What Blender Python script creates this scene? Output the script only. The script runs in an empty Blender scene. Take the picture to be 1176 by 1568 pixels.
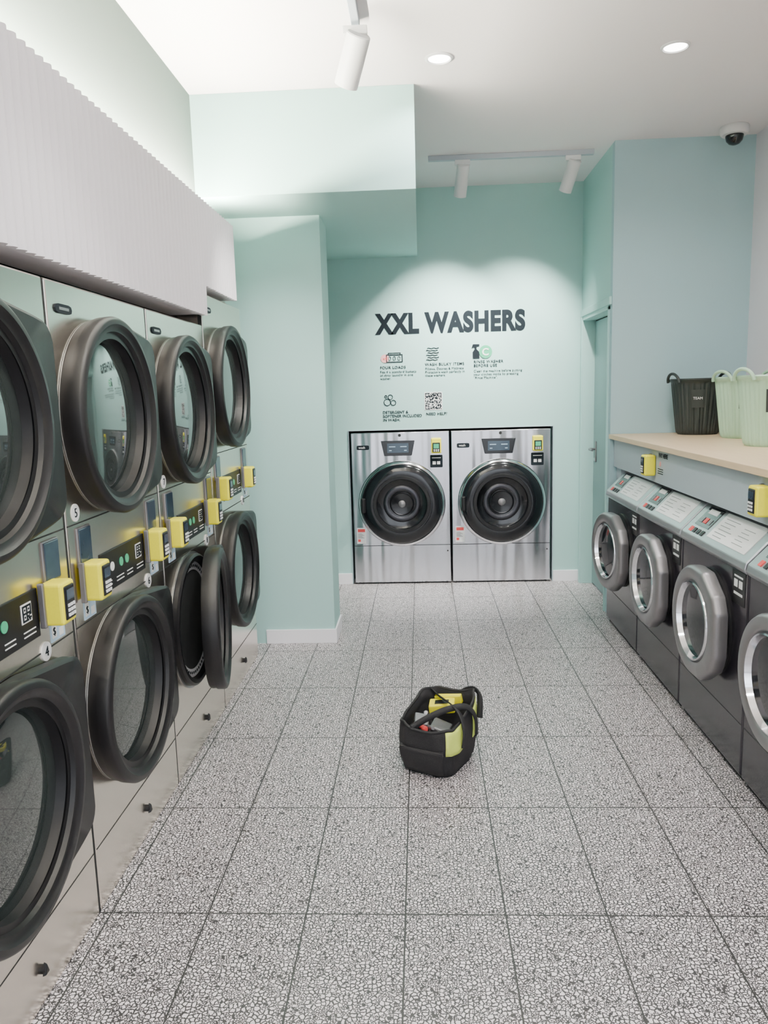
import bpy, bmesh, math, random
from mathutils import Vector, Matrix
random.seed(7)
scene=bpy.context.scene
COL=scene.collection
H=3.08

# ---------------------------------------------------------------- materials
def mat(name,color,rough=.5,metal=0.,emit=0.,spec=.5,bump=0.,bscale=200,coat=0.,var=0.):
    m=bpy.data.materials.new(name); m.use_nodes=True
    nt=m.node_tree; b=nt.nodes['Principled BSDF']
    c=(*color,1)
    b.inputs['Base Color'].default_value=c
    b.inputs['Roughness'].default_value=rough
    b.inputs['Metallic'].default_value=metal
    b.inputs['Specular IOR Level'].default_value=spec
    b.inputs['Coat Weight'].default_value=coat
    if emit>0:
        b.inputs['Emission Color'].default_value=c
        b.inputs['Emission Strength'].default_value=emit
    if bump>0 or var>0:
        tc=nt.nodes.new('ShaderNodeTexCoord')
        n=nt.nodes.new('ShaderNodeTexNoise'); n.inputs['Scale'].default_value=bscale
        n.inputs['Detail'].default_value=4
        nt.links.new(tc.outputs['Object'],n.inputs['Vector'])
        if bump>0:
            bp=nt.nodes.new('ShaderNodeBump'); bp.inputs['Strength'].default_value=bump; bp.inputs['Distance'].default_value=.002
            nt.links.new(n.outputs['Fac'],bp.inputs['Height']); nt.links.new(bp.outputs['Normal'],b.inputs['Normal'])
        if var>0:
            mx=nt.nodes.new('ShaderNodeMix'); mx.data_type='RGBA'
            mx.inputs[6].default_value=(*[x*(1-var) for x in color],1); mx.inputs[7].default_value=(*[min(1,x*(1+var)) for x in color],1)
            nt.links.new(n.outputs['Fac'],mx.inputs[0]); nt.links.new(mx.outputs[2],b.inputs['Base Color'])
    return m

def brushed(name,color,rough,stretch,amt=.12,scale=6,wav=(1,7,.5),wstr=.35):
    """brushed sheet steel: fine grain plus the very slight panel waviness that draws streaky reflections"""
    m=bpy.data.materials.new(name); m.use_nodes=True
    nt=m.node_tree; b=nt.nodes['Principled BSDF']
    b.inputs['Metallic'].default_value=1.0
    tc=nt.nodes.new('ShaderNodeTexCoord'); mp=nt.nodes.new('ShaderNodeMapping'); mp.inputs['Scale'].default_value=stretch
    n=nt.nodes.new('ShaderNodeTexNoise'); n.inputs['Scale'].default_value=scale; n.inputs['Detail'].default_value=3
    nt.links.new(tc.outputs['Object'],mp.inputs['Vector']); nt.links.new(mp.outputs[0],n.inputs['Vector'])
    mx=nt.nodes.new('ShaderNodeMix'); mx.data_type='RGBA'
    mx.inputs[6].default_value=(*[x*(1-amt) for x in color],1); mx.inputs[7].default_value=(*[min(1,x*(1+amt)) for x in color],1)
    nt.links.new(n.outputs['Fac'],mx.inputs[0]); nt.links.new(mx.outputs[2],b.inputs['Base Color'])
    b.inputs['Roughness'].default_value=rough
    mp2=nt.nodes.new('ShaderNodeMapping'); mp2.inputs['Scale'].default_value=wav
    n2=nt.nodes.new('ShaderNodeTexNoise'); n2.inputs['Scale'].default_value=1.6; n2.inputs['Detail'].default_value=1
    nt.links.new(tc.outputs['Object'],mp2.inputs['Vector']); nt.links.new(mp2.outputs[0],n2.inputs['Vector'])
    bp=nt.nodes.new('ShaderNodeBump'); bp.inputs['Strength'].default_value=wstr; bp.inputs['Distance'].default_value=.02
    nt.links.new(n2.outputs['Fac'],bp.inputs['Height']); nt.links.new(bp.outputs['Normal'],b.inputs['Normal'])
    return m

def floor_mat():
    m=bpy.data.materials.new('terrazzo_tiles'); m.use_nodes=True
    nt=m.node_tree; N=nt.nodes; L=nt.links; b=N['Principled BSDF']
    def math_(op,a,bb=None):
        n=N.new('ShaderNodeMath'); n.operation=op
        for i,v in enumerate((a,bb)):
            if v is None: continue
            if hasattr(v,'is_linked'): L.new(v,n.inputs[i])
            else: n.inputs[i].default_value=v
        return n.outputs[0]
    tc=N.new('ShaderNodeTexCoord')
    nz=N.new('ShaderNodeTexNoise'); nz.inputs['Scale'].default_value=110; nz.inputs['Detail'].default_value=1
    L.new(tc.outputs['Object'],nz.inputs['Vector'])
    vs=N.new('ShaderNodeVectorMath'); vs.operation='SCALE'; vs.inputs['Scale'].default_value=.008; L.new(nz.outputs['Color'],vs.inputs[0])
    va=N.new('ShaderNodeVectorMath'); va.operation='ADD'; L.new(tc.outputs['Object'],va.inputs[0]); L.new(vs.outputs[0],va.inputs[1])
    def vor(scale,feat):
        v=N.new('ShaderNodeTexVoronoi'); v.voronoi_dimensions='2D'; v.feature=feat; v.inputs['Scale'].default_value=scale
        L.new(va.outputs[0],v.inputs['Vector']); return v
    s1,s2=84,155
    e1=vor(s1,'DISTANCE_TO_EDGE').outputs['Distance']; c1=vor(s1,'F1').outputs['Color']
    e2=vor(s2,'DISTANCE_TO_EDGE').outputs['Distance']; c2=vor(s2,'F1').outputs['Color']
    sp1=N.new('ShaderNodeSeparateColor'); L.new(c1,sp1.inputs[0])
    sp2=N.new('ShaderNodeSeparateColor'); L.new(c2,sp2.inputs[0])
    keep=math_('GREATER_THAN',sp1.outputs[0],.38)
    def sm(v,a,bb):
        r=N.new('ShaderNodeMapRange'); L.new(v,r.inputs[0]); r.inputs[1].default_value=a; r.inputs[2].default_value=bb; return r.outputs[0]
    m1=math_('MULTIPLY',sm(e1,.135,.17),keep)
    k2=math_('GREATER_THAN',sp2.outputs[1],.10)
    m2=math_('MULTIPLY',math_('MULTIPLY',sm(e2,.16,.21),k2),math_('SUBTRACT',1.0,keep))
    chip=math_('ADD',m1,m2)
    tone=N.new('ShaderNodeMapRange'); L.new(sp1.outputs[1],tone.inputs[0]); tone.inputs[3].default_value=.78; tone.inputs[4].default_value=1.0
    cc=N.new('ShaderNodeMix'); cc.data_type='RGBA'; cc.inputs[6].default_value=(.26,.25,.26,1); cc.inputs[7].default_value=(.98,.91,.93,1)
    L.new(tone.outputs[0],cc.inputs[0])
    mx=N.new('ShaderNodeMix'); mx.data_type='RGBA'; mx.inputs[6].default_value=(.030,.028,.030,1)
    L.new(chip,mx.inputs[0]); L.new(cc.outputs[2],mx.inputs[7])
    sx=N.new('ShaderNodeSeparateXYZ'); L.new(tc.outputs['Object'],sx.inputs[0])
    def line(v,off,per,w):
        t=math_('ADD',v,-off+per*50)
        t=math_('MODULO',t,per)
        d=math_('MINIMUM',t,math_('SUBTRACT',per,t))
        return math_('LESS_THAN',d,w)
    g=math_('MAXIMUM',line(sx.outputs[0],-.075,.3,.0025),line(sx.outputs[1],2.094,.6,.0027))
    mg=N.new('ShaderNodeMix'); mg.data_type='RGBA'; mg.inputs[7].default_value=(.020,.020,.020,1)
    L.new(g,mg.inputs[0]); L.new(mx.outputs[2],mg.inputs[6])
    L.new(mg.outputs[2],b.inputs['Base Color'])
    b.inputs['Roughness'].default_value=.38
    return m

TEAL=(.405,.645,.615)
M=dict(
 wall=mat('teal_wall_paint',TEAL,.75,bump=.15,bscale=250),
 wall_shaded=mat('teal_wall_paint_shaded',(.38,.55,.59),.75,bump=.15,bscale=250),  # same teal wall paint, its shade put into a bluer base colour
 door=mat('door_paint',(.22,.35,.35),.55,bump=.1,bscale=250),
 wall_sage=mat('sage_wall_paint',(.24,.30,.275),.8,bump=.15),
 white=mat('white_wall_paint',(.80,.78,.83),.8,bump=.1),
 ceil=mat('ceiling_paint',(.86,.815,.83),.85,bump=.1,bscale=120),
 base=mat('white_skirting',(.92,.90,.94),.5,bump=.05),
 flute=mat('fluted_white_panel',(.76,.73,.77),.6,bump=.05),
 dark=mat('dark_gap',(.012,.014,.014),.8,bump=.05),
 steel=brushed('brushed_steel_dryer',(.80,.74,.66),.25,(1,1,30),.02,wav=(1,2,2),wstr=.12),
 steelx=brushed('brushed_steel_washer',(.62,.62,.65),.19,(1,1,30),.015,wav=(1,6,.6),wstr=.55),
 chrome=mat('polished_chrome',(.75,.75,.78),.12,1,var=.05),
 black=mat('black_plastic',(.006,.006,.007),.44,spec=.36,bump=.05),
 blackg=mat('black_gloss',(.006,.007,.009),.12,var=.2),
 glass=mat('smoked_door_glass',(.030,.038,.036),.04,spec=.9,var=.1),
 glass_d=mat('dark_door_glass',(.008,.010,.014),.06,spec=.5,var=.1),
 drum=mat('drum_metal',(.35,.36,.36),.35,.9,var=.2,bscale=120),
 drum_d=mat('dark_drum_metal',(.07,.07,.08),.35,.9,var=.2,bscale=120),
 yellow=mat('yellow_plastic',(.95,.86,.02),.4,var=.05),
 white_l=mat('white_label',(.85,.85,.85),.5,var=.03),
 green=mat('green_label',(.05,.42,.22),.5,var=.05),
 pink=mat('pink_label',(.85,.40,.40),.5,var=.05),
 red=mat('red_button',(.7,.06,.06),.5,var=.05),
 blue=mat('pale_blue_label',(.45,.62,.78),.5,var=.05),
 screen=mat('dark_screen',(.03,.05,.075),.1,var=.3,bscale=20),
 ink=mat('charcoal_lettering',(.008,.013,.018),.8,spec=.2,var=.05),
 grey=mat('charcoal_enamel',(.024,.022,.029),.20,.2,var=.06,bscale=8),
 silver=mat('silver_plastic',(.23,.22,.23),.34,.6,var=.04),
 silver_p=mat('silver_control_panel',(.42,.43,.45),.30,.7,var=.04),
 wood=None,
 fascia=mat('fascia_paint',(.40,.47,.52),.55,bump=.05),
 track=mat('white_powdercoat',(.75,.75,.76),.45,bump=.05),
 trackg=mat('grey_track',(.42,.46,.52),.45,bump=.05),
 lamp=mat('lamp_lens',(1,.98,.94),.5,emit=14),
 led=mat('led_strip',(1,.96,.78),.5,emit=1300),
 tubb=mat('dark_tub_plastic',(.020,.026,.025),.5,var=.1),
 tubg=mat('mint_tub_plastic',(.40,.60,.43),.45,var=.04),
 cloth=mat('black_nylon',(.006,.006,.008),.8,bump=.6,bscale=300),
 lime=mat('lime_reflective_fabric',(.66,.78,.14),.6,bump=.4,bscale=300),
 tool=mat('grey_tool',(.20,.20,.21),.4,.6,var=.2),
)
m=bpy.data.materials.new('plywood_counter'); m.use_nodes=True; nt=m.node_tree; b=nt.nodes['Principled BSDF']
tc=nt.nodes.new('ShaderNodeTexCoord'); mp=nt.nodes.new('ShaderNodeMapping'); mp.inputs['Scale'].default_value=(30,2,30)
n=nt.nodes.new('ShaderNodeTexNoise'); n.inputs['Scale'].default_value=3; n.inputs['Detail'].default_value=6
mx=nt.nodes.new('ShaderNodeMix'); mx.data_type='RGBA'; mx.inputs[6].default_value=(.66,.47,.28,1); mx.inputs[7].default_value=(.82,.63,.42,1)
nt.links.new(tc.outputs['Object'],mp.inputs[0]); nt.links.new(mp.outputs[0],n.inputs['Vector']); nt.links.new(n.outputs['Fac'],mx.inputs[0]); nt.links.new(mx.outputs[2],b.inputs['Base Color'])
b.inputs['Roughness'].default_value=.42; M['wood']=m

# ---------------------------------------------------------------- helpers
def empty(name,loc=(0,0,0),rz=0,parent=None):
    e=bpy.data.objects.new(name,None); e.location=loc; e.rotation_euler=(0,0,rz); e.empty_display_size=.1
    COL.objects.link(e)
    if parent: e.parent=parent
    return e
def obj(name,me,parent=None,loc=(0,0,0),rot=(0,0,0)):
    o=bpy.data.objects.new(name,me); COL.objects.link(o); o.location=loc; o.rotation_euler=rot
    if parent: o.parent=parent
    return o
def mk(name,verts,faces,m,parent=None,smooth=False,bevel=0,loc=(0,0,0),rot=(0,0,0),segs=2,recalc=True):
    me=bpy.data.meshes.new(name); me.from_pydata([tuple(v) for v in verts],[],faces)
    if recalc:
        bm=bmesh.new(); bm.from_mesh(me); bmesh.ops.recalc_face_normals(bm,faces=bm.faces); bm.to_mesh(me); bm.free()
    me.materials.append(m)
    if smooth:
        for p in me.polygons: p.use_smooth=True
    o=obj(name,me,parent,loc,rot)
    if bevel:
        bv=o.modifiers.new('b','BEVEL'); bv.width=bevel; bv.segments=segs; bv.limit_method='ANGLE'
    return o
def boxv(x0,x1,y0,y1,z0,z1):
    v=[(x0,y0,z0),(x1,y0,z0),(x1,y1,z0),(x0,y1,z0),(x0,y0,z1),(x1,y0,z1),(x1,y1,z1),(x0,y1,z1)]
    f=[(0,3,2,1),(4,5,6,7),(0,1,5,4),(1,2,6,5),(2,3,7,6),(3,0,4,7)]
    return v,f
def box(name,x0,x1,y0,y1,z0,z1,m,parent=None,bevel=0,**k):
    v,f=boxv(x0,x1,y0,y1,z0,z1); return mk(name,v,f,m,parent,bevel=bevel,**k)
def boxes(name,lst,m,parent=None,bevel=0,**k):
    V=[];F=[]
    for b_ in lst:
        v,f=boxv(*b_); o=len(V); V+=v; F+=[tuple(i+o for i in q) for q in f]
    return mk(name,V,F,m,parent,bevel=bevel,**k)
AX={'X':(Vector((1,0,0)),Vector((0,1,0)),Vector((0,0,1))),'Z':(Vector((0,0,1)),Vector((1,0,0)),Vector((0,1,0))),'Y':(Vector((0,1,0)),Vector((1,0,0)),Vector((0,0,1)))}
def lathe(name,prof,c,m,parent=None,axis='X',segs=64,smooth=True,close0=True,close1=True,**k):
    a,e1,e2=AX[axis]; c=Vector(c); V=[];F=[]
    for r,h in prof:
        for i in range(segs):
            t=2*math.pi*i/segs; rr=r(t) if callable(r) else r
            V.append(c+a*h+e1*(rr*math.cos(t))+e2*(rr*math.sin(t)))
    for j in range(len(prof)-1):
        for i in range(segs):
            i2=(i+1)%segs; F.append((j*segs+i,j*segs+i2,(j+1)*segs+i2,(j+1)*segs+i))
    if close0: F.append(tuple(range(segs)))
    if close1: F.append(tuple((len(prof)-1)*segs+i for i in range(segs)))
    o=mk(name,V,F,m,parent,smooth=smooth,**k)
    if smooth:
        es=o.modifiers.new('es','EDGE_SPLIT'); es.split_angle=math.radians(38)
    return o
def polyR(pts):
    def R(t):
        d=(math.cos(t),math.sin(t)); best=None
        for i in range(len(pts)):
            x1,y1=pts[i]; x2,y2=pts[(i+1)%len(pts)]
            ex,ey=x2-x1,y2-y1; den=d[0]*ey-d[1]*ex
            if abs(den)<1e-9: continue
            s=(x1*ey-y1*ex)/den; u=(x1*d[1]-y1*d[0])/den
            if s>0 and -1e-6<=u<=1+1e-6: best=s if best is None else max(best,s)
        return best or .1
    return R
def tube(name,pts,r,m,parent=None,cyc=False,res=4,**k):
    cu=bpy.data.curves.new(name,'CURVE'); cu.dimensions='3D'; cu.bevel_depth=r; cu.bevel_resolution=res
    s=cu.splines.new('POLY'); s.points.add(len(pts)-1)
    for p,q in zip(s.points,pts): p.co=(*q,1)
    s.use_cyclic_u=cyc; cu.materials.append(m); cu.use_fill_caps=True
    o=bpy.data.objects.new(name,cu); COL.objects.link(o)
    if parent: o.parent=parent
    return o
def text(body,size,loc,m,parent=None,rot=(math.pi/2,0,math.pi/2),align='LEFT',off=0,width=None,ext=.0006,name='lettering',ls=1.0,sp=1.0):
    cu=bpy.data.curves.new(name,'FONT'); cu.body=body; cu.size=size; cu.extrude=ext; cu.align_x=align; cu.offset=off
    cu.space_line=ls; cu.space_character=sp
    cu.materials.append(m)
    o=bpy.data.objects.new(name,cu); COL.objects.link(o); o.location=loc; o.rotation_euler=rot
    if parent: o.parent=parent
    if width:
        bpy.context.view_layer.update(); d=o.dimensions.x
        o.scale=(width/d,1,1)
    return o
def disc(name,r,c,m,parent,h=.002,**k):
    return lathe(name,[(r,0),(r,h)],c,m,parent,segs=32,smooth=False,**k)

# ---------------------------------------------------------------- room shell
box('floor',-2.05,2.25,-1.6,7.2,-.1,0,floor_mat())
box('ceiling',-2.05,2.25,-1.6,7.2,H,H+.1,M['ceil'])
box('wall_left',-2.05,-1.95,-1.6,6.15,0,H,M['wall_sage'])
box('wall_side_upper',-1.25,-1.145,-1.5,4.645,2.09,H-.001,M['wall_sage'])
box('wall_side_front',-1.95,-1.01,-1.5,.50,0,1.92,M['wall_sage'])
box('wall_right',2.13,2.25,-1.6,5.26,0,H,M['white'])
NX0,NX1,NZ=-.580,1.045,1.258
boxes('wall_back',[(-1.95,NX0,6.15,6.27,0,H),(NX1,1.36,6.15,6.27,0,H),(NX0,NX1,6.15,6.27,NZ,H)],M['wall'])
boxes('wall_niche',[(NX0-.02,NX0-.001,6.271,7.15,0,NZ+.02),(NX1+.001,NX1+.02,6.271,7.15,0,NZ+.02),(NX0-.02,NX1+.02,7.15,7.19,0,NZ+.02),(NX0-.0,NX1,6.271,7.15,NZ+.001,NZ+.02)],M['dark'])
boxes('trim_niche',[(NX0-.001,NX0+.003,6.144,6.2,0,NZ),(NX1-.003,NX1+.001,6.144,6.2,0,NZ),(NX0,NX1,6.144,6.2,NZ-.004,NZ+.001)],M['fascia'])
box('wall_back_right',1.26,2.13,5.20,5.26,0,H,M['wall_shaded'])
boxes('wall_right_back',[(1.26,1.36,5.26,6.15,2.08,H),(1.26,1.36,6.07,6.15,0,2.08)],M['wall'])
box('pillar',-1.95,-.565,4.65,4.97,0,H-.001,M['wall'])
box('soffit',-1.145,0.0,4.15,6.15,2.58,H-.001,M['wall'])
bh=.09
boxes('baseboard_pillar',[(-1.0,-.553,4.638,4.65,0,bh),(-.565,-.553,4.65,4.97,0,bh)],M['base'],bevel=.002)
boxes('baseboard_back',[(-.95,NX0-.004,6.138,6.15,0,bh),(NX1+.004,1.26,6.138,6.15,0,bh)],M['base'],bevel=.002)
boxes('wall_front',[(-1.95,2.13,-1.6,-1.5,2.75,H),(-1.95,-.95,-1.6,-1.5,0,2.75),(1.95,2.13,-1.6,-1.5,0,2.75)],M['white'])
boxes('window_1',[(-.95,-.89,-1.58,-1.52,0,2.75),(1.89,1.95,-1.58,-1.52,0,2.75),(-.89,1.89,-1.58,-1.52,2.69,2.75),(-.89,1.89,-1.58,-1.52,0,.08),(.55,.60,-1.58,-1.52,.08,2.69),(-.89,1.89,-1.58,-1.52,2.1,2.15)],M['black'],bevel=.004)

d=empty('door_1',(1.36,5.28,0))
box('leaf',-.02,.02,.004,.770,.012,2.040,M['door'],d,bevel=.002)
boxes('leaf_gap',[(-.012,.018,.771,.776,0,2.05),(-.012,.018,0,.776,2.041,2.049)],M['dark'],d)
boxes('frame',[(-.112,.02,.777,.789,0,2.075),(-.112,.02,-.02,-.002,0,2.075),(-.112,.02,-.02,.789,2.05,2.079)],M['wall'],d,bevel=.002)
boxes('architrave',[(-.118,-.10,-.07,.789+.05,2.079,2.13),(-.118,-.10,.789,.789+.04,0,2.079)],M['wall'],d,bevel=.003)
box('handle_plate',-.028,-.02,.66,.70,.98,1.14,M['silver'],d,bevel=.003)
tube('lever',[(-.025,.68,1.08),(-.07,.68,1.08),(-.075,.66,1.08),(-.075,.56,1.08)],.009,M['silver'],d)
lathe('lock',[(.012,0),(.012,-.014)],(-.02,.68,1.0),M['chrome'],d,segs=20)

# ---------------------------------------------------------------- fluted bulkhead with cove light
def bulkhead():
    e=empty('fluted_bulkhead',(0,0,0))
    pitch=.046; y=-1.48; yend=4.22; V=[];F=[]
    N=int((yend-y)/(pitch/8))
    for i in range(N+1):
        yy=y+(yend-y)*i/N
        xf=-.988+.018*abs(math.sin(math.pi*(yy-y)/pitch))
        zb=1.925 if yy<3.60 else 2.06
        V+=[(xf,yy,zb),(xf,yy,2.445),(-1.0,yy,2.445),(-1.0,yy,zb)]
    for i in range(N):
        a=i*4; b_=a+4
        for k in range(4):
            F.append((a+k,b_+k,b_+(k+1)%4,a+(k+1)%4))
    F.append((0,1,2,3)); F.append(tuple(N*4+k for k in (3,2,1,0)))
    mk('fluted_face',V,F,M['flute'],e,smooth=False)
    boxes('backing',[(-1.14,-1.001,-1.48,4.22,2.395,2.41),(-1.14,-1.001,-1.48,3.6,1.93,1.95),(-1.14,-1.001,3.58,4.22,2.062,2.08),(-1.14,-1.001,3.58,3.6,1.93,2.08)],M['flute'],e)
    box('end_cap',-1.14,-1.001,4.20,4.22,2.08,2.44,M['flute'],e)
    box('led_strip',-1.085,-1.07,-1.4,4.18,2.411,2.424,M['led'],e)
bulkhead()

def qr(name,y,z,x,s,parent,mat_,n=15):
    rnd=random.Random(3); L=[]
    c=s/n
    for i in range(n):
        for j in range(n):
            def finder(a,b_):
                aa,bb=i-a,j-b_
                if 0<=aa<5 and 0<=bb<5:
                    return (aa in(0,4) or bb in(0,4) or (aa==2 and bb==2))
                return None
            f=None
            for a,b_ in ((0,0),(0,n-5),(n-5,n-5)):
                r=finder(a,b_)
                if r is not None: f=r
            if f is None: f=rnd.random()<.5
            if f:
                yy=y-s/2+i*c; zz=z-s/2+j*c
                L.append((x,x+.0015,yy,yy+c,zz,zz+c))
    return boxes(name,L,mat_,parent)

def card_reader(loc,rz,parent=None):
    e=empty('card_reader',loc,rz,parent)
    box('housing',.001,.062,-.038,.038,-.057,.057,M['yellow'],e,bevel=.009,segs=3)
    box('face',.058,.066,-.027,.027,-.045,.046,M['black'],e,bevel=.004)
    box('screen',.066,.0675,-.02,.02,.008,.036,M['screen'],e)
    boxes('keys',[(.066,.069,-.018+.014*i,-.009+.014*i,-.036+.013*j,-.028+.013*j) for i in range(3) for j in range(3)],M['white_l'],e)
    box('bracket',.001,.018,-.048,-.037,-.06,.06,M['silver'],e,bevel=.003)
    return e

# ---------------------------------------------------------------- stacked dryers
dpts=[]
for k in range(0,25):
    t=math.pi/2+math.pi*k/24; dpts.append((.300*math.cos(t),.300*math.sin(t)))
dpts+= [(.10,-.298),(.30,-.268),(.365,-.255),(.392,-.22),(.392,.22),(.365,.255),(.30,.268),(.10,.298)]
RD=polyR(dpts)
def sc(R,k,add=0): return lambda t:R(t)*k+add
def dryer_door(parent,yc,zc,ajar=0):
    hy=yc+.39
    h=bpy.data.objects.new('door_assembly',None); COL.objects.link(h); h.parent=parent; h.location=(.004,hy,zc); h.rotation_euler=(0,0,ajar)
    c=(0,-.39,0)
    lathe('door_shell',[(sc(RD,.985),0),(RD,.008),(RD,.040),(sc(RD,.97),.048),(.24,.048)],c,M['black'],h,segs=128,close0=False,close1=False)
    lathe('door_back',[(sc(RD,.98),0),(.1,0),(.001,0)],c,M['black'],h,segs=96,close0=False,smooth=False)
    lathe('door_rim',[(.305,.03),(.307,.060),(.303,.068),(.296,.072),(.284,.073),(.279,.068),(.272,.062),(.262,.060),(.259,.052),(.256,.044),(.247,.040),(.244,.028),(.240,.012)],c,M['black'],h,segs=128,close0=False,close1=False)
    lathe('door_glass',[(.246,.014),(.22,.020),(.15,.027),(.08,.031),(.02,.032)],c,M['glass'],h,segs=64,close0=False)
    return h
def dryer(Y0,W,Hh,zl,zu,zc,nums,ajar_l=0):
    e=empty('stacked_tumble_dryer',(-1.01,Y0,0))
    box('cabinet',-.88,0,.004,W-.004,.0,Hh,M['steel'],e,bevel=.006)
    boxes('side_gaps',[(-.02,-.003,-.003,.004,0,Hh-.003),(-.02,-.003,W-.004,W+.003,0,Hh-.003)],M['dark'],e)
    boxes('panel_gaps',[(-.01,.001,.008,W-.008,zc-.135,zc-.131),(-.01,.001,.008,W-.008,zc+.165,zc+.169),(-.01,.001,.008,W-.008,.2,.203)],M['dark'],e)
    yc=.315
    for z,a in ((zu,0),(zl,ajar_l)):
        lathe('drum_opening',[(.295,0),(.295,.003),(.27,.003),(.265,.0015)],(0.001,yc,z),M['drum'],e,close0=False,close1=False)
        if a:
            lathe('door_seal',[(.285,.002),(.285,.022),(.275,.030),(.258,.028),(.250,.006)],(0,yc,z),M['black'],e,close0=False,close1=False,segs=96)
            lathe('drum_perforated_lip',[(.250,.006),(.215,.003)],(0,yc,z),M['white_l'],e,close0=False,close1=False)
            boxes('perforations',[(.003,.0065,yc+.232*math.cos(t)-.005,yc+.232*math.cos(t)+.005,z+.232*math.sin(t)-.005,z+.232*math.sin(t)+.005) for t in [2*math.pi*i/60 for i in range(60)]],M['ink'],e)
        lathe('drum_interior',[(.252,.0015),(.251,.002)],(0.0,yc,z),M['dark'],e,close0=False)
        dryer_door(e,yc,z,a)
    box('label_panel',-.002,.004,.20,.58,zc-.085,zc+.045,M['black'],e,bevel=.004)
    for i,(dy,mm) in enumerate(((.24,'white_l'),(.285,'white_l'),(.36,'green'),(.41,'green'))):
        disc('icon_dot',.015,(.004,dy,zc-.01),M[mm],e)
    box('qr_label',.004,.006,.49,.54,zc-.03,zc+.02,M['white_l'],e); qr('qr_code',.515,zc-.005,.006,.042,e,M['ink'],n=9)
    boxes('label_text',[(.004,.0055,.225+.09*i,.225+.09*i+.05+.01*(i%2),zc-.055-.012*j,zc-.052-.012*j) for i in range(4) for j in range(2)],M['white_l'],e)
    for yy in (.10,.67):
        box('display_bezel',-.002,.006,yy-.045,yy+.045,zc+.035 if yy<.3 else zc+.04,zc+.155,M['silver'],e,bevel=.004)
        box('display',.004,.009,yy-.040,yy+.040,zc+.045,zc+.150,M['screen'],e,bevel=.003)
        box('price_label',-.001,.002,yy-.035,yy+.045,zc-.125,zc-.062,M['blue'],e)
        boxes('price_marks',[(.002,.003,yy-.03,yy-.005,zc-.115,zc-.075),(.002,.003,yy+.01,yy+.035,zc-.118,zc-.095)],M['white_l'],e)
        text('$',.03,(.0035,yy-.026,zc-.106),M['ink'],e,name='dollar')
    disc('number_plate',.026,(0.0,.065,zc+.20),M['white_l'],e)
    text(nums[0],.038,(.003,.065,zc+.187),M['ink'],e,align='CENTER',name='number')
    disc('number_plate',.026,(0.0,.60,zc-.135),M['white_l'],e,h=.004)
    text(nums[1],.038,(.005,.60,zc-.148),M['ink'],e,align='CENTER',name='number')
    bd=polyR([(-.045,-.013),(.045,-.013),(.052,0),(.045,.013),(-.045,.013),(-.052,0)])
    lathe('badge',[(bd,0),(bd,.005)],(0,.10,Hh-.075),M['ink'],e,segs=32,smooth=False)
    box('badge_face',.005,.006,.07,.13,Hh-.079,Hh-.071,M['silver'],e)
    lathe('latch_boss',[(.012,0),(.012,.010),(.008,.014)],(0,.42,.10),M['black'],e,segs=24)
    mk('latch_key',[(.008,.407,.086),(.008,.433,.086),(.008,.42,.122),(.018,.410,.089),(.018,.430,.089),(.018,.42,.116)],[(0,1,2),(3,5,4),(0,3,4,1),(1,4,5,2),(2,5,3,0)],M['black'],e,bevel=.002)
    for yy in (.085,.62):
        card_reader((.006,yy,zc-.005),0,e)
dryer(.54,.775,1.885,.60,1.50,1.03,('1','2'))
dryer(1.32,.775,1.885,.60,1.50,1.03,('3','4'))
dryer(2.10,.775,1.885,.60,1.50,1.03,('5','6'))
dryer(2.88,.755,1.885,.60,1.50,1.03,('7','8'),ajar_l=math.radians(10))
dryer(3.64,.79,2.04,.645,1.60,1.11,('9','10'))

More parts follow.
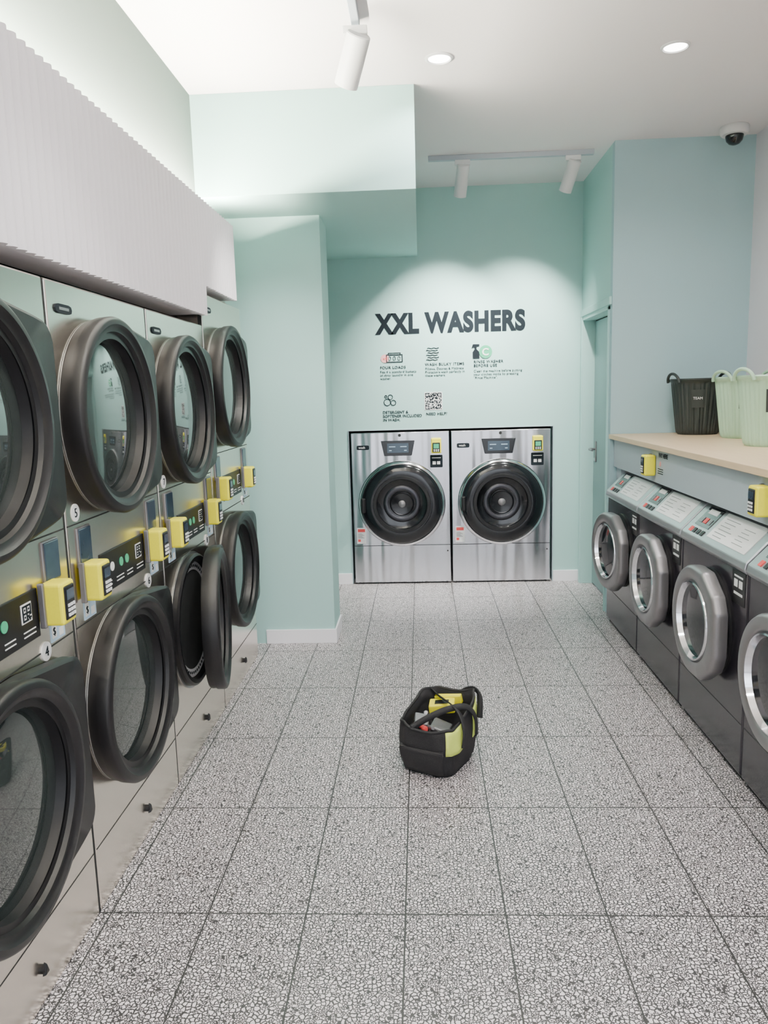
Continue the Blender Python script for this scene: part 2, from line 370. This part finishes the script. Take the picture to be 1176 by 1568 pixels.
# ---------------------------------------------------------------- XXL washers
def xxl(X0,W=.795):
    e=empty('large_stainless_washing_machine',(X0,6.135,0),-math.pi/2)
    box('cabinet',-.95,0,.004,W-.004,.012,1.238,M['steelx'],e,bevel=.006)
    boxes('feet',[(-.9,-.02,.03,W-.03,0,.012)],M['black'],e)
    boxes('panel_gaps',[(-.01,.001,.01,W-.01,.318,.323)],M['dark'],e)
    c=(0,W/2+.005,.663)
    lathe('door_chrome_ring',[(.350,0),(.350,.012),(.343,.03),(.333,.042),(.324,.045),(.320,.04)],c,M['chrome'],e,segs=128,close0=False,close1=False)
    lathe('door_black_ring',[(.321,.038),(.312,.05),(.28,.062),(.24,.066),(.215,.062),(.205,.045),(.2,.02),(.15,.006),(.001,.004)],c,M['blackg'],e,segs=128,close0=False,close1=False)
    lathe('door_gasket',[(.232,.064),(.228,.072),(.205,.072),(.2,.06)],c,M['black'],e,close0=False,close1=False)
    lathe('drum_back',[(.15,.008),(.14,.014),(.12,.016),(.11,.012)],c,M['drum_d'],e,close0=False,close1=False)
    lathe('drum_rings',[(.098,.012),(.09,.018),(.085,.012)],c,M['drum_d'],e,close0=False,close1=False)
    lathe('drum_hub',[(.030,.01),(.028,.020),(.016,.026),(.001,.027)],c,M['silver'],e,close0=False)
    boxes('door_handle',[(.04,.075,c[1]-.325,c[1]-.29,.60,.72)],M['black'],e,bevel=.01)
    pts=[(.245,1.170),(.515,1.170),(.49,1.05),(.27,1.05)]
    V=[(0.0,y,z) for y,z in pts]+[(.01,y,z) for y,z in pts]
    mk('display_bezel',V,[(0,3,2,1),(4,5,6,7),(0,1,5,4),(1,2,6,5),(2,3,7,6),(3,0,4,7)],M['blackg'],e,bevel=.004)
    box('display',.009,.012,.295,.465,1.075,1.15,M['screen'],e)
    boxes('display_marks',[(.012,.0125,.31,.36,1.12,1.126),(.012,.0125,.40,.45,1.12,1.126),(.012,.0125,.31,.33,1.09,1.096),(.012,.0125,.43,.45,1.09,1.096)],M['blue'],e)
    fb=lambda t:.05 if abs(math.cos(t))>.95 else min(.05,.018/max(.05,abs(math.sin(t))))
    lathe('badge',[(fb,0),(fb,.006)],(0,.10,1.12),M['ink'],e,segs=40,smooth=False)
    text('wash',.026,(.0065,.066,1.113),M['white_l'],e,name='badge_text')
    box('reader_housing',0,.04,.645,.725,1.065,1.185,M['yellow'],e,bevel=.008)
    box('reader_face',.038,.045,.655,.715,1.075,1.15,M['black'],e,bevel=.004)
    box('reader_screen',.045,.046,.664,.706,1.105,1.14,M['green'],e)
    boxes('reader_keys',[(.045,.048,.664+.016*i,.674+.016*i,1.08+.011*j,1.087+.011*j) for i in range(3) for j in range(2)],M['white_l'],e)
    box('tap_pad',0,.012,.635,.735,.95,1.05,M['ink'],e,bevel=.006)
    boxes('tap_pad_text',[(.012,.013,.65,.72,1.025,1.03),(.012,.013,.655,.68,.975,1.0),(.012,.013,.69,.715,.975,1.0)],M['white_l'],e)
    box('warning_label',0,.0015,.03,.105,.34,.47,M['white_l'],e)
    boxes('warning_marks',[(.0015,.0025,.038,.097,.435,.46),(.0015,.0025,.038,.06,.355,.375)],M['red'],e)
    boxes('warning_text',[(.0015,.0025,.038,.09-.01*(i%3),.385+.007*i,.387+.007*i) for i in range(6)],M['ink'],e)
    disc('keyhole',.006,(0,W-.03,.27),M['dark'],e)
    disc('lock_dot',.012,(0,.395,1.212),M['dark'],e)
xxl(-.565); xxl(.234)

# ---------------------------------------------------------------- wall graphics
sg=empty('wall_sign_lettering',(0,6.149,0),0)
RW=(math.pi/2,0,0)
def wt(s,size,x,z,off=0,width=None,ls=1.0,m='ink',ext=.0008,sp=1.0):
    return text(s,size,(x,-.001,z),M[m],sg,rot=RW,off=off,width=width,ls=ls,ext=ext,sp=sp)
wt('XXL WASHERS',.205,-.325,2.01,off=.0105,width=1.168,ext=.0010,sp=1.10)
wt('FOUR LOADS',.030,-.31,1.735,off=.0004,sp=1.15); wt('Fits 4 x standard baskets\nof dirty laundry in one\nwasher.',.0255,-.31,1.703,ls=1.0,sp=1.1)
wt('WASH BULKY ITEMS',.030,.045,1.75,off=.0004,sp=1.15); wt('Pillows, Doonas & Mattress\nProtectors wash perfectly in\nthese washers.',.0255,.045,1.718,sp=1.05)
wt('RINSE WASHER\nBEFORE USE',.030,.424,1.76,off=.0004,sp=1.15); wt('Clean the machine before putting\nyour clothes inside by pressing\n"Rinse Machine".',.0255,.424,1.69,sp=1.08)
wt('DETERGENT &\nSOFTENER INCLUDED\nIN WASH.',.030,-.298,1.385,off=.0004,sp=1.05)
wt('NEED HELP?',.030,.045,1.365,off=.0004,sp=1.05)
def wb(name,L,m): return boxes(name,[(a,b_,-.003,0,c_,d_) for a,b_,c_,d_ in L],M[m],sg)
x,z=-.215,1.82
wb('icon_baskets',[(x-.045,x+.085,z+.02,z+.026),(x-.045,x-.039,z-.03,z+.02),(x+.079,x+.085,z-.03,z+.02),(x-.045,x+.085,z-.036,z-.03),(x-.03,x+.07,z+.034,z+.039),(x-.03,x-.025,z+.02,z+.034),(x+.065,x+.07,z+.02,z+.034)],'ink')
for i in range(3):
    xx=x-.018+.037*i
    tube('icon_slot',[(xx+.009*math.cos(t*math.pi/8),-.001,z-.005+.016*math.sin(t*math.pi/8)) for t in range(16)],.0022,M['ink'],sg,cyc=True,res=1)
lathe('icon_pink_dot',[(.033,0),(.033,-.002)],(x-.055,0,z-.005),M['pink'],sg,axis='Y',segs=32,smooth=False)
text('x4',.03,(x-.07,-.003,z-.015),M['red'],sg,rot=RW)
x,z=.10,1.845
for i in range(6):
    tube('icon_stack',[(x-.045+.01*k+(.01 if i%2 else 0),-.001,z-.05+.018*i+.003*math.sin(k*1.6)) for k in range(10)],.0030,M['ink'],sg,res=1)
x,z=.44,1.845
V=[(-.022,-.05),(.03,-.05),(.03,.0),(.008,.022),(.008,.04),(.03,.045),(.03,.06),(-.02,.06),(-.03,.03),(-.012,.036),(-.006,.022),(-.022,.0)]
mk('icon_spray_bottle',[(x+a,-.003,z+b_) for a,b_ in V]+[(x+a,0,z+b_) for a,b_ in V],[tuple(range(12)),tuple(range(23,11,-1))]+[(i,(i+1)%12,12+(i+1)%12,12+i) for i in range(12)],M['ink'],sg)
lathe('icon_green_dot',[(.050,0),(.050,-.004)],(x+.078,0,z),M['green'],sg,axis='Y',segs=40,smooth=False)
text('C',.075,(x+.050,-.006,z-.026),M['white_l'],sg,rot=RW,off=.002)
for (a,b_,r) in ((-.26,1.475,.026),(-.235,1.515,.018),(-.212,1.47,.02),(-.27,1.52,.009)):
    tube('icon_bubble',[(a+r*math.cos(t*math.pi/12),-.001,b_+r*math.sin(t*math.pi/12)) for t in range(24)],.0028,M['ink'],sg,cyc=True,res=1)
q=bpy.data.objects.new('qr_mount',None); COL.objects.link(q); q.parent=sg; q.rotation_euler=(0,0,-math.pi/2)
box('qr_ground',0,.001,.035,.175,1.405,1.545,M['white_l'],q)
qr('qr_code',.105,1.475,.001,.128,q,M['ink'],n=21)

# ---------------------------------------------------------------- right-hand washers
rpts=[]
for k in range(0,25):
    t=math.pi/2+math.pi*k/24; rpts.append((.236*math.cos(t),.236*math.sin(t)))
rpts+=[(.10,-.232),(.21,-.16),(.245,-.09),(.245,.09),(.21,.16),(.10,.232)]
RR=polyR(rpts)
def washer(Yfar,W=.728,ajar=0):
    e=empty('front_load_washing_machine',(1.22,Yfar,0),math.pi)
    P=[(0,.03),(0,.855),(-.012,.865),(-.125,.995),(-.72,.995),(-.72,.03)]
    n=len(P); V=[(x,.004,z) for x,z in P]+[(x,W-.004,z) for x,z in P]
    mk('cabinet',V,[tuple(range(n)),tuple(range(2*n-1,n-1,-1))]+[(i,(i+1)%n,n+(i+1)%n,n+i) for i in range(n)],M['grey'],e,bevel=.006)
    box('plinth',-.70,-.02,.02,W-.02,0,.03,M['black'],e)
    boxes('panel_gaps',[(-.01,.001,.01,W-.01,.235,.238)],M['dark'],e)
    P=[(.006,.835),(.018,.855),(.012,.880),(-.115,1.012),(-.135,1.018),(-.16,1.0),(-.125,.985),(-.01,.842)]
    n=len(P); V=[(x,.006,z) for x,z in P]+[(x,W-.006,z) for x,z in P]
    mk('console',V,[tuple(range(n)),tuple(range(2*n-1,n-1,-1))]+[(i,(i+1)%n,n+(i+1)%n,n+i) for i in range(n)],M['silver_p'],e,bevel=.005)
    def sl(name,y0,y1,s0,s1,h,m):
        a=Vector((.012,0,.880)); b_=Vector((-.115,0,1.012)); dd=(b_-a); nn=Vector((.132,0,.127)).normalized()
        V=[]
        for hh in (0.0,h):
            for (y,s) in ((y0,s0),(y1,s0),(y1,s1),(y0,s1)):
                p=a+dd*s+nn*hh; V.append((p.x,y,p.z))
        return mk(name,V,[(0,3,2,1),(4,5,6,7),(0,1,5,4),(1,2,6,5),(2,3,7,6),(3,0,4,7)],M[m],e)
    sl('instruction_label',.27,.66,.14,.88,.002,'white_l')
    for i in range(6): sl('instruction_text',.30+.01*(i%2),.44-.02*(i%3),.72-.1*i,.735-.1*i,.003,'tool')
    for i in range(5): sl('instruction_text',.50,.60-.03*(i%2),.66-.1*i,.672-.1*i,.003,'tool')
    sl('keypad',.07,.23,.30,.88,.0025,'blackg')
    sl('keypad_screen',.10,.20,.68,.82,.004,'white_l')
    for i in range(3):
        sl('key',.088+.045*i,.120+.045*i,.40,.56,.005,'red' if i==1 else 'tool')
    for i in range(4): sl('program_key',.07+.045*i,.095+.045*i,.08,.22,.004,'red' if i==0 else 'black')
    cy=.370; hy=cy+.245
    h=bpy.data.objects.new('door_assembly',None); COL.objects.link(h); h.parent=e; h.location=(.002,hy,.555); h.rotation_euler=(0,0,ajar)
    c=(0,-.245,0)
    lathe('door_mount',[(.225,-.004),(.225,.012),(.19,.014)],(0,cy,.555),M['black'],e,close0=False,close1=True)
    lathe('door_shell',[(sc(RR,.93),.014),(sc(RR,.99),.024),(RR,.034),(RR,.064),(sc(RR,.97),.076),(sc(RR,.94),.080),(.186,.080),(.178,.074),(.172,.055)],c,M['silver'],h,segs=160,close0=True,close1=False)
    lathe('door_inner_ring',[(.176,.066),(.170,.080),(.164,.082),(.156,.060)],c,M['chrome'],h,close0=False,close1=False)
    lathe('door_glass',[(.160,.060),(.14,.060),(.10,.064),(.05,.067),(.005,.068)],c,M['glass_d'],h,close0=False)
    box('pay_label',0,.002,.58,.70,.70,.83,M['black'],e)
    boxes('pay_marks',[(.002,.003,.60,.68,.805,.812),(.002,.003,.60,.632,.765,.795),(.002,.003,.645,.677,.765,.795),(.002,.003,.60,.68,.735,.745)],M['white_l'],e)
for i in range(5): washer(5.06-.731*i,ajar=math.radians(7) if i==0 else math.radians(1.2))

ct=empty('folding_counter',(0,0,0))
box('worktop',1.25,2.125,1.38,5.195,1.207,1.237,M['wood'],ct,bevel=.002)
box('fascia',1.285,1.303,1.40,5.195,1.022,1.206,M['fascia'],ct)
box('end_panel',1.305,1.95,5.075,5.195,0,1.206,M['fascia'],ct)
box('near_end_panel',1.305,1.95,1.385,1.402,0,1.206,M['fascia'],ct)
for Y in (4.30,2.885): 
    card_reader((1.284,Y,1.115),math.pi)
fg=bpy.data.objects.new('fascia_graphics',None); COL.objects.link(fg); fg.parent=ct; fg.rotation_euler=(0,0,math.pi); fg.location=(1.285,0,0)
for Y in (4.30,2.885):
    y=-Y
    text('PAY HERE',.035,(.001,y+.06 if Y<4 else y+.08,1.165),M['ink'],fg,off=.0004,name='pay_here')
    disc('sticker',.014,(0,y+.11,1.13),M['pink'],fg); disc('sticker',.012,(0,y-.12,1.13),M['pink'],fg)
    box('price_card',0,.0015,y-.17,y-.10,1.11,1.15,M['white_l'],fg)
    boxes('sticker_text',[(0,.001,y+.07,y+.16,1.10-.012*i,1.104-.012*i) for i in range(3)],M['ink'],fg)
    boxes('sticker_text',[(0,.001,y-.17,y-.07,1.095-.012*i,1.099-.012*i) for i in range(2)],M['ink'],fg)

# ---------------------------------------------------------------- tubs
def tub(loc,m,rz,label):
    e=empty('laundry_tub',loc,rz)
    rt,rb,h=.165,.125,.345
    rib=lambda R:(lambda t:R+.0025*(1 if math.sin(t*36)>0 else -1))
    prof=[(rb-.01,0),(rib(rb),.012)]
    for i in range(1,10): prof.append((rib(rb+(rt-rb)*i/10),h*i/10))
    prof+=[(rt,h-.02),(rt+.008,h-.012),(rt+.010,h-.002),(rt+.004,h+.004),(rt-.006,h),(rt-.008,h-.02),(rb-.006,.02),(.001,.018)]
    lathe('tub_body',prof,(0,0,0),m,e,axis='Z',segs=144,close1=False)
    for s in (-1,1):
        pts=[]
        for k in range(17):
            t=math.pi*k/16
            pts.append((s*(rt+.012*math.sin(t)),.075*math.cos(t),h-.02+.055*math.sin(t)))
        tube('handle',pts,.009,m,e)
    t0=-math.pi/2-rz-.35
    V=[];F=[]
    for i in range(9):
        t=t0-.25+.50*i/8
        for z in (.17,.28):
            R=rb+(rt-rb)*z/h+.005
            V.append((R*math.cos(t),R*math.sin(t),z))
    for i in range(8): F.append((2*i,2*i+2,2*i+3,2*i+1))
    mk('label',V,F,M['ink'] if label else M['tubb'],e,recalc=False)
    R=rb+(rt-rb)*.22/h+.0075
    text('TEAM',.022,(R*math.cos(t0),R*math.sin(t0),.22),M['white_l'],e,rot=(math.pi/2,0,t0+math.pi/2),align='CENTER',name='label_text')
    return e
tub((1.755,4.99,1.237),M['tubb'],.15,False)
tub((1.87,4.56,1.237),M['tubg'],.35,True)
tub((1.745,3.93,1.237),M['tubg'],.25,False)

# ---------------------------------------------------------------- ceiling fittings
def downlight(x,y,w=14.5):
    e=empty('recessed_downlight',(x,y,H))
    lathe('trim_ring',[(.066,0),(.066,-.004),(.056,-.008),(.050,-.002)],(0,0,0),M['track'],e,axis='Z',segs=48,close0=False,close1=False)
    lathe('lens',[(.051,-.003),(.02,-.004),(.001,-.004)],(0,0,0),M['lamp'],e,axis='Z',segs=32,close0=False)
    l=bpy.data.lights.new('lamp','AREA'); l.shape='DISK'; l.size=.09; l.energy=w; l.color=(1,.97,.94); l.spread=math.radians(150)
    o=bpy.data.objects.new('lamp',l); COL.objects.link(o); o.parent=e; o.location=(0,0,-.012)
for x in (.12,1.20):
    for y in (3.86,1.9,0.0): downlight(x,y)
def spot(parent,base,dst,energy,cone=60,L=.20,r=.042):
    base=Vector(base); dst=Vector(dst)
    piv=base+Vector((0,0,-.075)); dirv=(dst-piv).normalized()
    h=bpy.data.objects.new('spot_head',None); COL.objects.link(h); h.parent=parent
    h.location=piv; h.rotation_euler=dirv.to_track_quat('-Z','Y').to_euler()
    box('adapter',base.x-.05,base.x+.05,base.y-.017,base.y+.017,base.z-.03,base.z+.002,M['track'],parent,bevel=.003)
    tube('stem',[base+Vector((0,0,-.02)),piv],.008,M['track'],parent)
    lathe('barrel',[(r-.004,.05),(r,.045),(r,-L+.05),(r-.006,-L+.048),(r-.008,-L+.07),(.001,-L+.072)],(0,0,0),M['track'],h,axis='Z',segs=40,close1=False)
    lathe('lens',[(r-.009,-L+.064),(.001,-L+.064)],(0,0,0),M['lamp'],h,axis='Z',segs=32,close0=False,smooth=False)
    l=bpy.data.lights.new('lamp','SPOT'); l.energy=energy; l.spot_size=math.radians(cone); l.spot_blend=.9; l.shadow_soft_size=.03; l.color=(1,.98,.90)
    o=bpy.data.objects.new('lamp',l); COL.objects.link(o); o.parent=h; o.location=(0,0,-L+.04)
t1=empty('track_light',(0,0,0))
box('rail',.085,1.165,5.353,5.387,H-.032,H,M['trackg'],t1,bevel=.003)
spot(t1,(.31,5.37,H-.034),(.14,6.15,1.55),270,80)
spot(t1,(1.03,5.37,H-.034),(.60,6.15,1.50),270,80)
t2=empty('track_light',(0,0,0))
box('rail',-.252,-.218,.6,3.45,H-.032,H,M['trackg'],t2,bevel=.003)
spot(t2,(-.235,3.40,H-.050),(-1.05,4.65,1.1),130,58,L=.20,r=.05)
spot(t2,(-.235,1.6,H-.050),(-1.0,2.4,1.0),40,60,L=.20,r=.05)
e=empty('dome_security_camera',(1.93,5.03,H))
lathe('housing',[(.078,0),(.084,-.01),(.082,-.040),(.074,-.050),(.055,-.052)],(0,0,0),M['track'],e,axis='Z',segs=48,close1=True)
lathe('dome',[(.052,-.050),(.052,-.060),(.046,-.083),(.03,-.100),(.012,-.107),(.001,-.108)],(0,0,0),M['blackg'],e,axis='Z',segs=40,close0=False)

# ---------------------------------------------------------------- tool bag
def bag():
    e=empty('tool_bag',(.05,3.07,0),math.radians(-27))
    hw,hd=.124,.150
    def shape(t,f=1.0):
        c,s=math.cos(t),math.sin(t); p=.46
        return (hw*math.copysign(abs(c)**p,c)*f, hd*math.copysign(abs(s)**p,s)*f)
    def rim(t):
        x,y=shape(t); z=.228+.028*(y/hd)
        d=math.hypot(x-hw,y-hd); z+=.050*math.exp(-(d/.05)**2)
        d=math.hypot(x+hw,y-hd); z+=.015*math.exp(-(d/.06)**2)
        return z+.006*math.sin(t*5)
    def S(t,k,off=1.0):
        f=(.94+.13*math.sin(math.pi*min(1,k*.8))+ .02*math.sin(3*t+5*k)*k+.018*math.sin(7*t-6*k)*k+.010*math.sin(13*t+9*k))*off
        if k<.06: f*=.95
        x,y=shape(t,f); return (x,y,rim(t)*k)
    n=120; ks=[0,.03,.08,.15,.3,.45,.6,.75,.88,.97,1.0]; V=[];F=[]
    for k in ks:
        for i in range(n): V.append(S(2*math.pi*i/n,k))
    for k,off in ((1.0,.95),(.8,.92),(.55,.9)):
        for i in range(n): V.append(S(2*math.pi*i/n,k,off))
    R=len(ks)+3
    for j in range(R-1):
        for i in range(n): F.append((j*n+i,j*n+(i+1)%n,(j+1)*n+(i+1)%n,(j+1)*n+i))
    F.append(tuple(range(n))); F.append(tuple((R-1)*n+i for i in range(n)))
    mk('bag_body',V,F,M['cloth'],e,smooth=True)
    tube('rim_piping',[S(2*math.pi*i/72,1.0,.985) for i in range(72)],.006,M['cloth'],e,cyc=True)
    def patch(name,t0,t1,k0,k1,m,off=1.025):
        V=[];F=[];a,b_=16,6
        for i in range(a+1):
            for j in range(b_+1):
                V.append(S(t0+(t1-t0)*i/a,k0+(k1-k0)*j/b_,off))
        for i in range(a):
            for j in range(b_): F.append((i*(b_+1)+j,(i+1)*(b_+1)+j,(i+1)*(b_+1)+j+1,i*(b_+1)+j+1))
        o=mk(name,V,F,m,e,smooth=True); s=o.modifiers.new('s','SOLIDIFY'); s.thickness=.004
    patch('lime_pocket',-.98,-.06,.50,.98,M['lime'])
    patch('lime_pocket_side',.10,.72,.45,.92,M['lime'])
    patch('front_pocket',-2.1,-1.1,.08,.62,M['cloth'],1.05)
    def ribbon(name,pts,w,m,hint=Vector((0,0,1))):
        P=[Vector(p) for p in pts]; Q=[]
        for i in range(len(P)-1):
            p0=P[max(0,i-1)];p1=P[i];p2=P[i+1];p3=P[min(len(P)-1,i+2)]
            for s in range(8):
                t=s/8; Q.append(.5*((2*p1)+(p2-p0)*t+(2*p0-5*p1+4*p2-p3)*t*t+(3*p1-p0-3*p2+p3)*t**3))
        Q.append(P[-1]); V=[];F=[]
        for i,qv in enumerate(Q):
            tg=(Q[min(i+1,len(Q)-1)]-Q[max(i-1,0)]).normalized()
            sd=tg.cross(hint)
            if sd.length<.2: sd=tg.cross(Vector((1,0,0)))
            sd.normalize(); V+=[qv-sd*w/2,qv+sd*w/2]
        for i in range(len(Q)-1): F.append((2*i,2*i+1,2*i+3,2*i+2))
        o=mk(name,V,F,m,e,smooth=True); s=o.modifiers.new('s','SOLIDIFY'); s.thickness=.005; s.offset=0
    hx=Vector((1,0,.6))
    ribbon('handle_strap',[(.145,-.07,.12),(.147,-.06,.19),(.118,-.04,.244),(.06,.0,.262),(-.02,.06,.260),(-.09,.13,.252)],.026,M['cloth'],hx)
    ribbon('handle_strap',[(.147,.06,.12),(.148,.05,.20),(.120,.02,.255),(.06,-.04,.255),(.0,-.10,.230),(-.05,-.150,.198)],.026,M['cloth'],hx)
    ribbon('shoulder_strap',[(.0,.155,.22),(.05,.158,.262),(.10,.15,.282),(.137,.12,.262),(.145,.10,.18)],.026,M['cloth'],Vector((0,1,.3)))
    box('yellow_case',-.055,.055,-.03,.04,-.02,.02,M['yellow'],e,bevel=.006,loc=(-.005,.05,.222),rot=(.1,-.1,.35))
    box('case_label',-.03,.03,-.015,.02,0,.0215,M['black'],e,bevel=.002,loc=(-.005,.05,.222),rot=(.1,-.1,.35))
    box('yellow_level',-.07,.05,-.012,.012,-.02,.02,M['yellow'],e,bevel=.004,loc=(.01,.105,.238),rot=(.2,-.15,.1))
    box('meter',-.03,.03,-.04,.03,-.015,.015,M['tool'],e,bevel=.006,loc=(-.055,-.05,.19),rot=(.3,.2,.5))
    box('box_insert',-.04,.04,-.04,.04,-.04,.03,M['tool'],e,bevel=.006,loc=(.035,-.06,.165),rot=(.1,.3,.2))
    for i,(a,b_,mm) in enumerate(((-.07,.02,'tool'),(-.085,-.02,'yellow'),(.0,-.08,'silver'),(-.03,-.09,'red'))):
        lathe('tool_handle',[(.008,-.05),(.012,-.04),(.010,0),(.013,.03),(.008,.04)],(0,0,0),M[mm],e,axis='Z',segs=20,loc=(a,b_,.18),rot=(.7,.5+.3*i,0))
bag()

# ---------------------------------------------------------------- world and camera
w=bpy.data.worlds.new('daylight'); scene.world=w; w.use_nodes=True
nt=w.node_tree; bg=nt.nodes['Background']
tc=nt.nodes.new('ShaderNodeTexCoord'); sx=nt.nodes.new('ShaderNodeSeparateXYZ'); cr=nt.nodes.new('ShaderNodeValToRGB')
mr=nt.nodes.new('ShaderNodeMapRange'); mr.inputs[1].default_value=-1; mr.inputs[2].default_value=1
nt.links.new(tc.outputs['Generated'],sx.inputs[0]); nt.links.new(sx.outputs[2],mr.inputs[0]); nt.links.new(mr.outputs[0],cr.inputs[0]); nt.links.new(cr.outputs[0],bg.inputs[0])
cr.color_ramp.elements[0].position=.42; cr.color_ramp.elements[0].color=(.30,.30,.31,1)
cr.color_ramp.elements[1].position=.58; cr.color_ramp.elements[1].color=(.86,.92,1,1)
bg.inputs['Strength'].default_value=4.8

cam=bpy.data.cameras.new('camera'); co=bpy.data.objects.new('camera',cam); COL.objects.link(co)
cam.sensor_fit='HORIZONTAL'; cam.sensor_width=36; cam.lens=36; cam.clip_start=.02
r=Vector((.99854,.04616,-.02763)); u=Vector((.02019,.15441,.98780)); bk=Vector((.04986,-.98691,.15327))
mm=Matrix(((r.x,u.x,bk.x,0),(r.y,u.y,bk.y,0),(r.z,u.z,bk.z,1.55),(0,0,0,1)))
co.matrix_world=mm
scene.camera=co
